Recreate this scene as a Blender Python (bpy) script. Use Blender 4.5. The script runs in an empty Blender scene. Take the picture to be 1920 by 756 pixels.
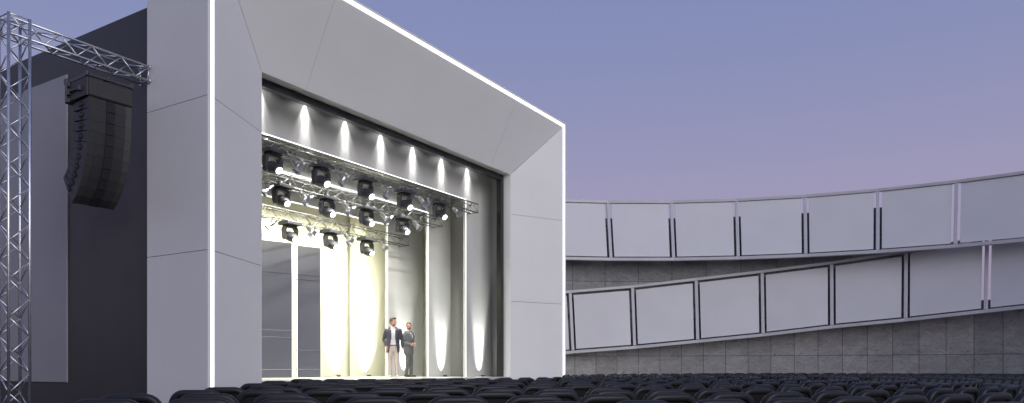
import bpy, bmesh, math, random
from mathutils import Vector, Matrix
random.seed(7)
sc = bpy.context.scene
COL = sc.collection
PI = math.pi
R = math.radians

# ------------------------------------------------------------------ helpers
def lin(r, g, b):
    f = lambda c: (c/255/12.92) if c/255 <= .04045 else ((c/255+.055)/1.055)**2.4
    return (f(r), f(g), f(b), 1)

class MB:
    """collects geometry for ONE mesh object"""
    def __init__(s):
        s.v = []; s.f = []; s.sm = []; s.uv = None
    def add(s, vs, fs, smooth=False):
        o = len(s.v)
        s.v += [tuple(p) for p in vs]
        s.f += [tuple(i+o for i in f) for f in fs]
        s.sm += [smooth]*len(fs)
        return s
    def box(s, c, d, rot=None, taper=(1, 1)):
        x, y, z = d[0]/2, d[1]/2, d[2]/2
        P = []
        for k in (-1, 1):
            tx, ty = (taper if k > 0 else (1, 1))
            for (a, b) in ((-1, -1), (1, -1), (1, 1), (-1, 1)):
                P.append(Vector((a*x*tx, b*y*ty, k*z)))
        if rot is not None: P = [rot @ p for p in P]
        P = [p+Vector(c) for p in P]
        return s.add(P, [(3, 2, 1, 0), (4, 5, 6, 7), (0, 1, 5, 4), (1, 2, 6, 5), (2, 3, 7, 6), (3, 0, 4, 7)])
    def tube(s, pts, rad, n=8, cap=True, flat=None):
        pts = [Vector(p) for p in pts]
        if not isinstance(rad, (list, tuple)): rad = [rad]*len(pts)
        rings = []; prev = None
        for i, p in enumerate(pts):
            t = (pts[min(i+1, len(pts)-1)]-pts[max(i-1, 0)]).normalized()
            if prev is None:
                a = Vector((0, 0, 1)) if abs(t.z) < .9 else Vector((1, 0, 0))
                nx = a.cross(t).normalized()
            else:
                nx = (prev - t*prev.dot(t)).normalized()
            prev = nx; ny = t.cross(nx)
            ra = rad[i]; rb = ra*(flat or 1)
            rings.append([p+nx*ra*math.cos(2*PI*k/n)+ny*rb*math.sin(2*PI*k/n) for k in range(n)])
        vs = [p for r in rings for p in r]; fs = []
        for i in range(len(rings)-1):
            for k in range(n):
                fs.append((i*n+k, i*n+(k+1) % n, (i+1)*n+(k+1) % n, (i+1)*n+k))
        s.add(vs, fs, True)
        if cap:
            o = len(s.v)-len(vs)
            s.f.append(tuple(o+k for k in reversed(range(n)))); s.sm.append(False)
            s.f.append(tuple(o+(len(rings)-1)*n+k for k in range(n))); s.sm.append(False)
        return s
    def loft(s, rings, cap=True, smooth=True, closed=True):
        n = len(rings[0]); vs = [p for r in rings for p in r]; fs = []
        for i in range(len(rings)-1):
            for k in range(n if closed else n-1):
                fs.append((i*n+k, i*n+(k+1) % n, (i+1)*n+(k+1) % n, (i+1)*n+k))
        o = len(s.v); s.add(vs, fs, smooth)
        if cap:
            s.f.append(tuple(o+k for k in reversed(range(n)))); s.sm.append(False)
            s.f.append(tuple(o+(len(rings)-1)*n+k for k in range(n))); s.sm.append(False)
        return s
    def ell(s, c, r, n=14, m=9, rot=None):
        rings = []
        for i in range(m+1):
            a = -PI/2+PI*i/m
            ca = max(math.cos(a), .02)
            ring = [Vector((r[0]*ca*math.cos(2*PI*k/n), r[1]*ca*math.sin(2*PI*k/n), r[2]*math.sin(a))) for k in range(n)]
            if rot is not None: ring = [rot @ p for p in ring]
            rings.append([p+Vector(c) for p in ring])
        return s.loft(rings)
    def slab(s, poly, t, inset=0):
        """planar convex polygon thickened by t against its normal"""
        P = [Vector(p) for p in poly]; n = len(P)
        nr = Vector((0, 0, 0))
        for i in range(n):
            a, b = P[i], P[(i+1) % n]
            nr += Vector(((a.y-b.y)*(a.z+b.z), (a.z-b.z)*(a.x+b.x), (a.x-b.x)*(a.y+b.y)))
        nr.normalize()
        if inset:
            Q = []
            for i in range(n):
                e0 = (P[i]-P[i-1]).normalized(); e1 = (P[(i+1) % n]-P[i]).normalized()
                n0 = nr.cross(e0); n1 = nr.cross(e1)
                Q.append(P[i]+(n0+n1)*inset/(1+n0.dot(n1)))
            P = Q
        vs = P+[p-nr*t for p in P]
        fs = [tuple(range(n)), tuple(reversed(range(n, 2*n)))]
        for i in range(n):
            j = (i+1) % n
            fs.append((i, i+n, j+n, j))
        return s.add(vs, fs)
    def mesh(s, name):
        m = bpy.data.meshes.new(name)
        m.from_pydata(s.v, [], s.f)
        m.polygons.foreach_set('use_smooth', s.sm)
        if s.uv:
            l = m.uv_layers.new(name='UVMap')
            for lp in m.loops: l.data[lp.index].uv = s.uv[lp.vertex_index]
        m.update()
        return m
    def build(s, name, mat, parent=None, bevel=0, seg=2):
        o = bpy.data.objects.new(name, s.mesh(name)); COL.objects.link(o)
        o.data.materials.append(mat)
        if parent: o.parent = parent
        if bevel:
            b = o.modifiers.new('bevel', 'BEVEL'); b.width = bevel; b.segments = seg; b.limit_method = 'ANGLE'; b.angle_limit = R(40)
        return o

def tag(o, label=None, cat=None, group=None, kind=None):
    if label: o['label'] = label
    if cat: o['category'] = cat
    if group: o['group'] = group
    if kind: o['kind'] = kind
    return o
def empty(name, loc=(0, 0, 0), rz=0):
    o = bpy.data.objects.new(name, None); COL.objects.link(o)
    o.empty_display_size = .2
    o.location = loc; o.rotation_euler = (0, 0, rz)
    return o
def copy_tree(o, parent=None):
    c = o.copy(); COL.objects.link(c); c.parent = parent
    for ch in list(o.children): copy_tree(ch, c)
    return c
ORD = ['', 'first', 'second', 'third', 'fourth', 'fifth', 'sixth', 'seventh', 'eighth', 'ninth', 'tenth', 'eleventh', 'twelfth', 'thirteenth',
       'fourteenth', 'fifteenth', 'sixteenth', 'seventeenth', 'eighteenth', 'nineteenth', 'twentieth']
def ordinal(i):
    if i < len(ORD): return ORD[i]
    return '%d%s' % (i, {1: 'st', 2: 'nd', 3: 'rd'}.get(i % 10 if i % 100 not in (11, 12, 13) else 0, 'th'))

# ------------------------------------------------------------------ materials
def mat(name, col, rough=.5, metal=0, noise=.06, scale=3, bump=0, bscale=60, coord='Object', rnoise=.1, spec=.5):
    m = bpy.data.materials.new(name); m.use_nodes = True
    nt = m.node_tree; N = nt.nodes; L = nt.links
    b = N['Principled BSDF']
    tc = N.new('ShaderNodeTexCoord')
    nz = N.new('ShaderNodeTexNoise'); nz.inputs['Scale'].default_value = scale; nz.inputs['Detail'].default_value = 6
    L.new(tc.outputs[coord], nz.inputs['Vector'])
    rp = N.new('ShaderNodeMapRange'); rp.inputs['From Min'].default_value = .3; rp.inputs['From Max'].default_value = .7
    rp.inputs['To Min'].default_value = 1-noise; rp.inputs['To Max'].default_value = 1+noise
    L.new(nz.outputs['Fac'], rp.inputs['Value'])
    mx = N.new('ShaderNodeVectorMath'); mx.operation = 'SCALE'
    mx.inputs[0].default_value = col[:3]
    L.new(rp.outputs[0], mx.inputs['Scale']); L.new(mx.outputs[0], b.inputs['Base Color'])
    rr = N.new('ShaderNodeMapRange'); rr.inputs['To Min'].default_value = max(.02, rough-rnoise*rough*2); rr.inputs['To Max'].default_value = min(1, rough+rnoise*rough*2)
    nz2 = N.new('ShaderNodeTexNoise'); nz2.inputs['Scale'].default_value = scale*3.1; nz2.inputs['Detail'].default_value = 4
    L.new(tc.outputs[coord], nz2.inputs['Vector']); L.new(nz2.outputs['Fac'], rr.inputs['Value'])
    L.new(rr.outputs[0], b.inputs['Roughness'])
    b.inputs['Metallic'].default_value = metal
    b.inputs['Specular IOR Level'].default_value = spec
    if bump:
        nb = N.new('ShaderNodeTexNoise'); nb.inputs['Scale'].default_value = bscale; nb.inputs['Detail'].default_value = 5
        L.new(tc.outputs[coord], nb.inputs['Vector'])
        bp = N.new('ShaderNodeBump'); bp.inputs['Strength'].default_value = bump; bp.inputs['Distance'].default_value = .01
        L.new(nb.outputs['Fac'], bp.inputs['Height']); L.new(bp.outputs[0], b.inputs['Normal'])
    return m
def emis(name, col, s):
    m = bpy.data.materials.new(name); m.use_nodes = True
    b = m.node_tree.nodes['Principled BSDF']
    b.inputs['Base Color'].default_value = (.8, .8, .8, 1)
    b.inputs['Emission Color'].default_value = (*col[:3], 1); b.inputs['Emission Strength'].default_value = s
    return m

M = {}
M['white'] = mat('portal_white_panel', (.72, .718, .72), .60, noise=.02, scale=.7, bump=.03, bscale=300)
M['side'] = mat('portal_side_panel', (.66, .655, .66), .45, noise=.02, scale=.7, bump=.03, bscale=300)
M['jamb'] = mat('jamb_white', (.82, .82, .81), .4, noise=.02, scale=1)
M['joint'] = mat('joint_grey', (.30, .30, .31), .7)
M['blackframe'] = mat('black_gloss_frame', (.012, .012, .013), .22, noise=.05)
M['dark'] = mat('dark_cladding', (.029, .0275, .0275), .42, noise=.08, scale=.5, bump=.02, bscale=120)
M['clad'] = mat('grey_cladding', (.25, .25, .275), .4, noise=.04, scale=.5, bump=.02, bscale=120)
M['inwall'] = mat('stage_wall_grey', (.52, .52, .50), .55, noise=.025, scale=1.3, bump=.04, bscale=180)
M['inside'] = mat('stage_side_grey', (.22, .22, .22), .6, noise=.04, scale=1)
M['ceil'] = mat('stage_ceiling_grey', (.10, .10, .10), .7)
M['back'] = mat('back_wall_cream', (.70, .69, .60), .38, noise=.02, scale=1)
M['stagefloor'] = mat('stage_floor_vinyl', (.50, .50, .46), .30, noise=.08, scale=2)
M['steelpanel'] = mat('brushed_steel_panel', (.085, .087, .115), .28, metal=.3, noise=0.0, scale=1.5, rnoise=0)
M['groove'] = mat('panel_groove', (.03, .03, .03), .5)
M['chrome'] = mat('bright_trim', (.42, .45, .55), .25, metal=.8, noise=.02)
M['alu'] = mat('truss_aluminium', (.68, .69, .72), .42, metal=1, noise=.08, scale=9)
M['aludull'] = mat('truss_aluminium_dull', (.24, .24, .24), .40, metal=1, noise=.1, scale=9)
M['black'] = mat('fixture_black', (.042, .042, .050), .40, noise=.15, scale=8)
M['blackmatt'] = mat('speaker_black', (.020, .020, .023), .5, noise=.12, scale=6, bump=.1, bscale=200)
M['grille'] = mat('speaker_grille', (.029, .029, .030), .55, noise=.1, scale=6, bump=.25, bscale=400)
M['hole'] = mat('recess_black', (.006, .006, .007), .7)
M['can'] = mat('spotlight_chrome', (.85, .85, .85), .28, metal=1, noise=.06, scale=10)
M['flap'] = mat('barn_door_steel', (.40, .40, .44), .4, metal=.6, noise=.1, scale=10)
M['led'] = emis('led_strip_white', (1, 1, 1), 1.7)
M['ledin'] = emis('inner_led_strip', (1, 1, .97), 1.3)
M['lens'] = emis('lamp_lens', (1, 1, .97), 4)
M['parlens'] = emis('small_lamp_lens', (1, 1, .97), 1.6)
M['downlens'] = emis('downlight_lens', (1, 1, 1), 5)
M['chair'] = mat('chair_black_plastic', (.011, .011, .012), .52, noise=.1, scale=6, bump=.06, bscale=220, spec=.3)
M['chairrim'] = mat('chair_rim_plastic', (.013, .013, .016), .48, noise=.1, scale=6, bump=.04, bscale=220, spec=.4)
M['seatpad'] = mat('chair_seat_plastic', (.060, .068, .072), .5, noise=.12, scale=6, bump=.08, bscale=200)
M['rail'] = mat('gallery_rail_paint', (.50, .49, .52), .42, noise=.05, scale=2)
M['panel'] = mat('gallery_panel_white', (.61, .605, .63), .5, noise=.025, scale=.9, bump=.03, bscale=150)
M['ground'] = mat('dark_paving', (.035, .035, .04), .7, noise=.2, scale=.8, bump=.2, bscale=40)
M['skin'] = mat('skin', (.50, .27, .20), .5, noise=.06, scale=12)
M['hair1'] = mat('dark_brown_hair', (.045, .018, .010), .5, noise=.3, scale=60)
M['hair2'] = mat('light_brown_hair', (.17, .075, .035), .5, noise=.3, scale=60)
M['beard1'] = mat('stubble', (.16, .075, .05), .7, noise=.2, scale=60)
M['navy'] = mat('navy_wool', (.047, .046, .064), .8, noise=.12, scale=40, bump=.2, bscale=500)
M['shirt'] = mat('white_cotton', (.66, .60, .65), .8, noise=.05, scale=14, bump=.2, bscale=60)
M['beige'] = mat('beige_cotton', (.43, .36, .32), .8, noise=.07, scale=14, bump=.25, bscale=60)
M['grey'] = mat('grey_wool', (.095, .095, .10), .8, noise=.12, scale=40, bump=.2, bscale=500)
M['belt'] = mat('brown_leather', (.09, .022, .018), .4)
M['shoe_white'] = mat('white_leather', (.7, .66, .66), .5)
M['shoe_dark'] = mat('dark_leather', (.02, .016, .015), .35)
M['eye'] = mat('eye_dark', (.02, .015, .012), .2)
M['lip'] = mat('lip', (.36, .15, .13), .5)

def stone(name, bw, bh, tone, dark=.38):
    m = bpy.data.materials.new(name); m.use_nodes = True
    nt = m.node_tree; N = nt.nodes; L = nt.links; b = N['Principled BSDF']
    uv = N.new('ShaderNodeTexCoord')
    br = N.new('ShaderNodeTexBrick'); br.offset = 0; br.squash = 1
    br.inputs['Scale'].default_value = 1; br.inputs['Brick Width'].default_value = bw; br.inputs['Row Height'].default_value = bh
    br.inputs['Mortar Size'].default_value = .012; br.inputs['Mortar Smooth'].default_value = .1; br.inputs['Bias'].default_value = 0
    br.inputs['Color1'].default_value = (.80, .80, .82, 1); br.inputs['Color2'].default_value = (1.09, 1.08, 1.08, 1)
    br.inputs['Mortar'].default_value = (.22, .22, .23, 1)
    L.new(uv.outputs['UV'], br.inputs['Vector'])
    # veins: stretched noise, pits: voronoi
    n1 = N.new('ShaderNodeTexNoise'); n1.inputs['Scale'].default_value = 1.6; n1.inputs['Detail'].default_value = 9; n1.inputs['Roughness'].default_value = .65; n1.inputs['Distortion'].default_value = .8
    mp = N.new('ShaderNodeMapping'); mp.inputs['Rotation'].default_value = (0, 0, .5); mp.inputs['Scale'].default_value = (1, 1.9, 1)
    L.new(uv.outputs['UV'], mp.inputs['Vector']); L.new(mp.outputs[0], n1.inputs['Vector'])
    r1 = N.new('ShaderNodeMapRange'); r1.inputs['From Min'].default_value = .3; r1.inputs['From Max'].default_value = .72; r1.inputs['To Min'].default_value = .72; r1.inputs['To Max'].default_value = 1.2
    L.new(n1.outputs['Fac'], r1.inputs['Value'])
    n2 = N.new('ShaderNodeTexNoise'); n2.inputs['Scale'].default_value = 9; n2.inputs['Detail'].default_value = 8; n2.inputs['Roughness'].default_value = .7; n2.inputs['Distortion'].default_value = 1.2
    L.new(mp.outputs[0], n2.inputs['Vector'])
    r2 = N.new('ShaderNodeMapRange'); r2.inputs['From Min'].default_value = .34; r2.inputs['From Max'].default_value = .47; r2.inputs['To Min'].default_value = dark; r2.inputs['To Max'].default_value = 1
    L.new(n2.outputs['Fac'], r2.inputs['Value'])
    mu = N.new('ShaderNodeMath'); mu.operation = 'MULTIPLY'; L.new(r1.outputs[0], mu.inputs[0]); L.new(r2.outputs[0], mu.inputs[1])
    v1 = N.new('ShaderNodeVectorMath'); v1.operation = 'SCALE'; L.new(br.outputs['Color'], v1.inputs[0]); L.new(mu.outputs[0], v1.inputs['Scale'])
    v2 = N.new('ShaderNodeVectorMath'); v2.operation = 'MULTIPLY'; L.new(v1.outputs[0], v2.inputs[0]); v2.inputs[1].default_value = tone
    L.new(v2.outputs[0], b.inputs['Base Color'])
    b.inputs['Roughness'].default_value = .6
    bp = N.new('ShaderNodeBump'); bp.inputs['Strength'].default_value = .5; bp.inputs['Distance'].default_value = .01
    L.new(mu.outputs[0], bp.inputs['Height']); L.new(bp.outputs[0], b.inputs['Normal'])
    return m
M['stone'] = stone('grey_stone_slabs', .93, 1.62, (.325, .322, .325))
M['stone_upper'] = stone('grey_stone_slabs_large', 1.45, 1.62, (.26, .26, .268))

# ------------------------------------------------------------------ camera frame and stage frame
EYE = 1.10; F = 1411.0; HOR = 690.0; PX0 = 960.0
cam = bpy.data.cameras.new('camera'); co = bpy.data.objects.new('camera', cam); COL.objects.link(co)
co.location = (0, 0, EYE); co.rotation_euler = (PI/2, 0, 0)
cam.sensor_width = 36; cam.lens = 36*F/1920; cam.shift_y = (HOR-378)/1920
cam.clip_end = 5000; cam.clip_start = .05
sc.camera = co

ANG = R(58.15)                       # local x runs along the portal front, local y into the stage
U = Vector((math.cos(ANG), math.sin(ANG), 0)); V = Vector((-math.sin(ANG), math.cos(ANG), 0))
L0 = Vector((-5.675, 14.0, 0)); W = 14.24; H = 9.56
def stage_empty(name, loc=(0, 0, 0), rz=0):
    p = L0 + U*loc[0] + V*loc[1] + Vector((0, 0, loc[2]))
    return empty(name, p, ANG+rz)
def to_stage(o, loc=(0, 0, 0), rz=0):
    o.location = L0 + U*loc[0] + V*loc[1] + Vector((0, 0, loc[2])); o.rotation_euler = (0, 0, ANG+rz); return o

INS, DB, HT = 2.05, .95, 7.49
FL = .805                            # stage floor
# ------------------------------------------------------------------ stage portal
pt = tag(stage_empty('stage_portal'), 'huge pale rectangular stage portal with splayed inner faces and glowing white edge', 'stage portal')
RIM, LED = .055, .085
e0 = RIM+LED
Z1, Z2 = 3.30, 6.18
TH = 1.88
g = .0055
def side_x(s): return s if True else s
# outer side panels
for k, (za, zb) in enumerate(((0, Z1), (Z1, Z2), (Z2, H))):
    MB().slab([(0, 0.0, za), (0, 0.0, zb), (0, TH, zb), (0, TH, za)], .04, g if True else 0).build('side_panel', M['side'], pt)
    MB().slab([(W, 0.0, za), (W, TH, za), (W, TH, zb), (W, 0.0, zb)], .04, g).build('side_panel', M['side'], pt)
for (sa, sb) in ((0, 3.2), (3.2, 11.0), (11.0, W)):
    MB().slab([(sa, 0, H), (sb, 0, H), (sb, TH, H), (sa, TH, H)], .04, g).build('roof_panel', M['side'], pt)
# rim (flat annulus on the front) and LED strip
def ushape(mb, a, b, d0, d1):
    """U-shaped frame between inset a and inset b, from depth d0 to d1"""
    mb.box(((a+b)/2, (d0+d1)/2, (H-a)/2), (b-a, d1-d0, H-a))
    mb.box((W-(a+b)/2, (d0+d1)/2, (H-a)/2), (b-a, d1-d0, H-a))
    mb.box((W/2, (d0+d1)/2, H-(a+b)/2), (W-2*b, d1-d0, b-a))
    return mb
ushape(MB(), .0, RIM, -.03, -.002).build('front_rim', M['white'], pt)
ushape(MB(), RIM+.002, e0, -.022, .02).build('led_strip', M['led'], pt)
# splay panels
def splay(name, poly): return MB().slab(poly, .03, g).build(name, M['white'], pt)
def lft(z, out=True):
    return (e0, 0, z) if out else (INS, DB, z)
for (za, zb) in ((0, Z1), (Z1, Z2)):
    splay('splay_panel', [(e0, 0, za), (INS, DB, za), (INS, DB, zb), (e0, 0, zb)])
    splay('splay_panel', [(W-e0, 0, za), (W-e0, 0, zb), (W-INS, DB, zb), (W-INS, DB, za)])
splay('splay_panel', [(e0, 0, Z2), (INS, DB, Z2), (INS, DB, HT), (e0, 0, H-e0)])
splay('splay_panel', [(W-e0, 0, Z2), (W-e0, 0, H-e0), (W-INS, DB, HT), (W-INS, DB, Z2)])
S1, S2 = 3.3, 11.0
splay('splay_panel', [(e0, 0, H-e0), (INS, DB, HT), (S1, DB, HT), (S1, 0, H-e0)])
splay('splay_panel', [(S1, 0, H-e0), (S1, DB, HT), (S2, DB, HT), (S2, 0, H-e0)])
splay('splay_panel', [(S2, 0, H-e0), (S2, DB, HT), (W-INS, DB, HT), (W-e0, 0, H-e0)])
# dark backing seen in the joints
bk = MB()
o = .035
bk.slab([(e0, .075, 0), (INS-.09, DB+.03, 0), (INS-.09, DB+.03, HT+.09), (e0, .075, H-e0)], .02)
bk.slab([(W-e0, .075, 0), (W-e0, .075, H-e0), (W-INS+.09, DB+.03, HT+.09), (W-INS+.09, DB+.03, 0)], .02)
bk.slab([(e0, .075, H-e0), (INS-.09, DB+.03, HT+.09), (W-INS+.09, DB+.03, HT+.09), (W-e0, .075, H-e0)], .02)
bk.box((.06, TH/2, H/2-.04), (.03, TH-.04, H-.1)); bk.box((W-.06, TH/2, H/2-.04), (.03, TH-.04, H-.1))
bk.box((W/2, TH/2, H-.06), (W-.16, TH-.04, .03))
bk.build('joint_backing', M['joint'], pt)
# white jamb and soffit
C1 = DB+.27; C2 = C1+.17
jm = MB()
jm.box((INS-.04, (DB+C1)/2+.001, HT/2), (.08, .27, HT)); jm.box((W-INS+.04, (DB+C1)/2+.001, HT/2), (.08, .27, HT))
jm.box((W/2, (DB+C1)/2+.001, HT+.041), (W-2*INS+.16, .27, .08))
jm.build('jamb', M['jamb'], pt)
# black frame
P = .17
bf = MB()
bf.box((INS-.03+P/2, (C1+C2)/2, (HT-P)/2), (.06+P, C2-C1, HT-P)); bf.box((W-INS+.03-P/2, (C1+C2)/2, (HT-P)/2), (.06+P, C2-C1, HT-P))
bf.box((W/2, (C1+C2)/2, HT+.03-P/2), (W-2*INS+.12, C2-C1, .06+P))
bf.build('black_frame', M['blackframe'], pt, bevel=.006)

# ------------------------------------------------------------------ stage house (dark building behind the portal)
sh = tag(stage_empty('stage_house'), 'dark stage building behind the pale portal with a lighter grey side panel', 'stage building')
ZR = 8.48; DE = 12.5
wl = MB(); wl.box((.40, (TH+DE)/2, ZR/2), (.30, DE-TH, ZR)); wl.build('wall', M['dark'], sh)
wl = MB(); wl.box((W-.40, (TH+DE)/2, ZR/2), (.30, DE-TH, ZR)); wl.build('wall', M['dark'], sh)
wl = MB(); wl.box((W/2, DE-.15, ZR/2), (W-1.12, .28, ZR-.01)); wl.build('wall', M['dark'], sh)
wl = MB(); wl.box((W/2, (TH+DE)/2, ZR-.1), (W-1.12, DE-TH-.6, .2)); wl.build('roof', M['dark'], sh)
cp = MB(); cp.box((.232, (5.27+11.2)/2, (.775+7.72)/2), (.034, 11.2-5.27, 7.72-.775)); cp.build('side_panel', M['clad'], sh, bevel=.006)
# interior lining
SA = 1.40; DW1, DBK = 2.13, 6.40
ZC = 7.80
for s0 in (SA-.05, W-SA+.05):
    b = MB(); b.box((s0, (C2+.02+DBK)/2, (FL+ZC)/2), (.1, DBK-C2-.02, ZC-FL-.01)); b.build('side_lining', M['inside'], sh)
b = MB(); b.box((W/2, (C2+.01+DBK+.1)/2, ZC+.05), (W-2*SA+.2, DBK+.1-C2-.01, .1)); b.build('ceiling', M['ceil'], sh)
b = MB(); b.box((W/2, DBK+.06, (FL+ZC)/2), (W-2*SA+.3, .12, ZC-FL-.012)); b.build('back_wall', M['back'], sh)

# stage platform
sp = tag(MB().box((W/2, (DB+.02+DBK-.0)/2, FL/2), (W-2*INS-.004, DBK-DB-.02, FL)).box((W/2, (C2+DBK+.1)/2+.02, FL/2-.003), (W-2*SA-.004, DBK-C2+.06, FL-.006))
         .build('stage_platform', M['stagefloor']), 'raised grey stage floor inside the portal under the two men', 'stage')
to_stage(sp)

# ------------------------------------------------------------------ nested inner portals with LED edges
def inner_portal(name, D, ins, ztop, zhead, sout, label, mt, th=.12):
    e = tag(stage_empty(name, (0, D, 0)), label, 'inner portal', 'nested lit frames inside the stage')
    for sgn in (0, 1):
        a, b = (sout, ins) if not sgn else (W-ins, W-sout)
        MB().slab([(a, 0, FL+.002), (b, 0, FL+.002), (b, 0, zhead), (a, 0, zhead)], th).build('leg', mt, e)
    MB().slab([(ins+.004, 0, ztop), (W-ins-.004, 0, ztop), (W-ins-.004, 0, zhead), (ins+.004, 0, zhead)], th).build('header', mt, e)
    l = MB(); w = .036
    for s_ in (ins+w/2+.004, W-ins-w/2-.004): l.box((s_, .002, (FL+ztop)/2), (w, .014, ztop-FL-.012))
    l.box((W/2, .002, ztop-w/2-.004), (W-2*ins-2*w-.01, .014, w))
    l.build('led_strip', M['ledin'], e)
    return e
ip1 = inner_portal('inner_portal', DW1, 2.91, 6.65, ZC-.003, SA+.003, 'nearest and largest grey inner frame with white glowing edge behind the black band', M['inwall'])
ip2 = inner_portal('inner_portal', 3.43, 3.25, 6.31, 6.95, 2.02, 'middle grey inner frame with white glowing edge, right of the two men', M['inwall'])
ip3 = inner_portal('inner_portal', 4.95, 3.556, 6.00, 6.75, 1.66, 'farthest cream inner frame whose glowing upright stands behind the man in navy', M['inwall'])
# cyclorama return leg in front of the back wall
cy = tag(MB().box((0, 0, (7.0-FL)/2), (2.5, .25, 7.0-FL)).build('cyclorama_flat', M['back']), 'tall cream flat before the back wall with a bright scallop of light', 'stage flat')
to_stage(cy, (W-4.06+1.25-.0, DBK-.30, FL+.003))

# ------------------------------------------------------------------ steel panels and column at the back
def local_of(px, D):
    """s on the plane d=D that is seen at column px"""
    k = (px-PX0)/F
    P0 = L0+V*D
    s = (k*P0.y-P0.x)/(U.x-k*U.y)
    return s, (P0+U*s).y
def steel_panel(px, D, w, ztop, lines, label):
    s, Y = local_of(px, D)
    zt = (690-ztop)/F*Y+EYE-FL
    e = tag(stage_empty('steel_panel', (s, D, FL+.002), R(-18)), label, 'steel panel', 'tall steel panels at the back of the stage')
    MB().box((0, 0, zt/2), (w, .05, zt)).build('panel', M['steelpanel'], e, bevel=.004)
    for (yp, kind) in lines:
        z = (690-yp)/F*Y+EYE-FL
        MB().box((0, -.0265, z), (w-.002, .006, .017)).build('groove' if kind == 'g' else 'trim_strip', M['groove'] if kind == 'g' else M['chrome'], e)
    return e
steel_panel(508, 5.72, 1.28, 452, ((511, 'g'), (619, 't'), (632, 't'), (693, 't')), 'wider steel panel with two bright strips close together, partly behind the portal')
steel_panel(578, 5.72, .80, 463, ((517, 'g'), (526, 'g'), (657, 't'), (693, 't')), 'narrow steel panel with two dark grooves close together near its top')
s_, Y_ = local_of(548, 5.9)
cl = tag(stage_empty('cream_column', (s_, 5.95, FL+.002), R(-18)), 'slim cream column between the two steel panels at the stage back', 'column')
ch_ = (690-459)/F*Y_+EYE-FL
MB().box((0, 0, ch_/2), (.30, .16, ch_)).build('shaft', M['back'], cl, bevel=.01)
MB().box((.155, -.085, ch_/2), (.02, .02, ch_-.01)).build('edge_strip', M['ledin'], cl)

# ------------------------------------------------------------------ trusses
def truss_mb(p0, p1, ax, ay, size, rc, rb, n, chords=True):
    """returns list of 4 chord MBs and one lacing MB; ax, ay are unit vectors across"""
    p0 = Vector(p0); p1 = Vector(p1); h = size/2
    cs = [ax*a*h+ay*b*h for (a, b) in ((-1, -1), (1, -1), (1, 1), (-1, 1))]
    ch = [MB().tube([p0+c, p1+c], rc, 8) for c in cs]
    lac = MB(); d = (p1-p0)/n
    for f in range(4):
        a, b = cs[f], cs[(f+1) % 4]
        for i in range(n):
            q0 = p0+d*i; q1 = p0+d*(i+1)
            if (i+f) % 2 == 0: lac.tube([q0+a, q1+b], rb, 6)
            else: lac.tube([q0+b, q1+a], rb, 6)
        for q in (p0+d*.04, p1-d*.04): lac.tube([q+a, q+b], rb, 6)
    return ch, lac
X, Y, Z = Vector((1, 0, 0)), Vector((0, 1, 0)), Vector((0, 0, 1))
TR = {}; DWALL = {'front': DW1, 'middle': 3.43, 'rear': 4.95}
for key, D, zc, sa, sb, lab in (('front', 1.84, 6.30, 2.85, W-2.85, 'front lighting truss, just below the largest glowing frame, with five moving lights in view'),
                                ('middle', 3.10, 5.93, 3.10, W-3.10, 'middle lighting truss inside the stage, with four moving lights in view'),
                                ('rear', 4.62, 5.44, 3.00, W-3.00, 'rear and lowest lighting truss, before the cream back wall, with three moving lights')):
    e = tag(stage_empty('lighting_truss', (0, D, zc)), lab, 'truss', 'lighting trusses across the stage')
    ch, lac = truss_mb((sa, 0, 0), (sb, 0, 0), Y, Z, .28, .016, .008, 26)
    for c in ch: c.build('chord', M['aludull'], e)
    lac.build('lacing', M['aludull'], e)
    for s_ in (sa+.03, sb-.03):
        for z_ in (-.14, .14):
            MB().tube([(s_, .14, z_), (s_, DWALL[key]-D-.001, z_)], .014, 8).build('wall_bracket', M['aludull'], e)
    TR[key] = (D, zc-.14)

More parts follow.
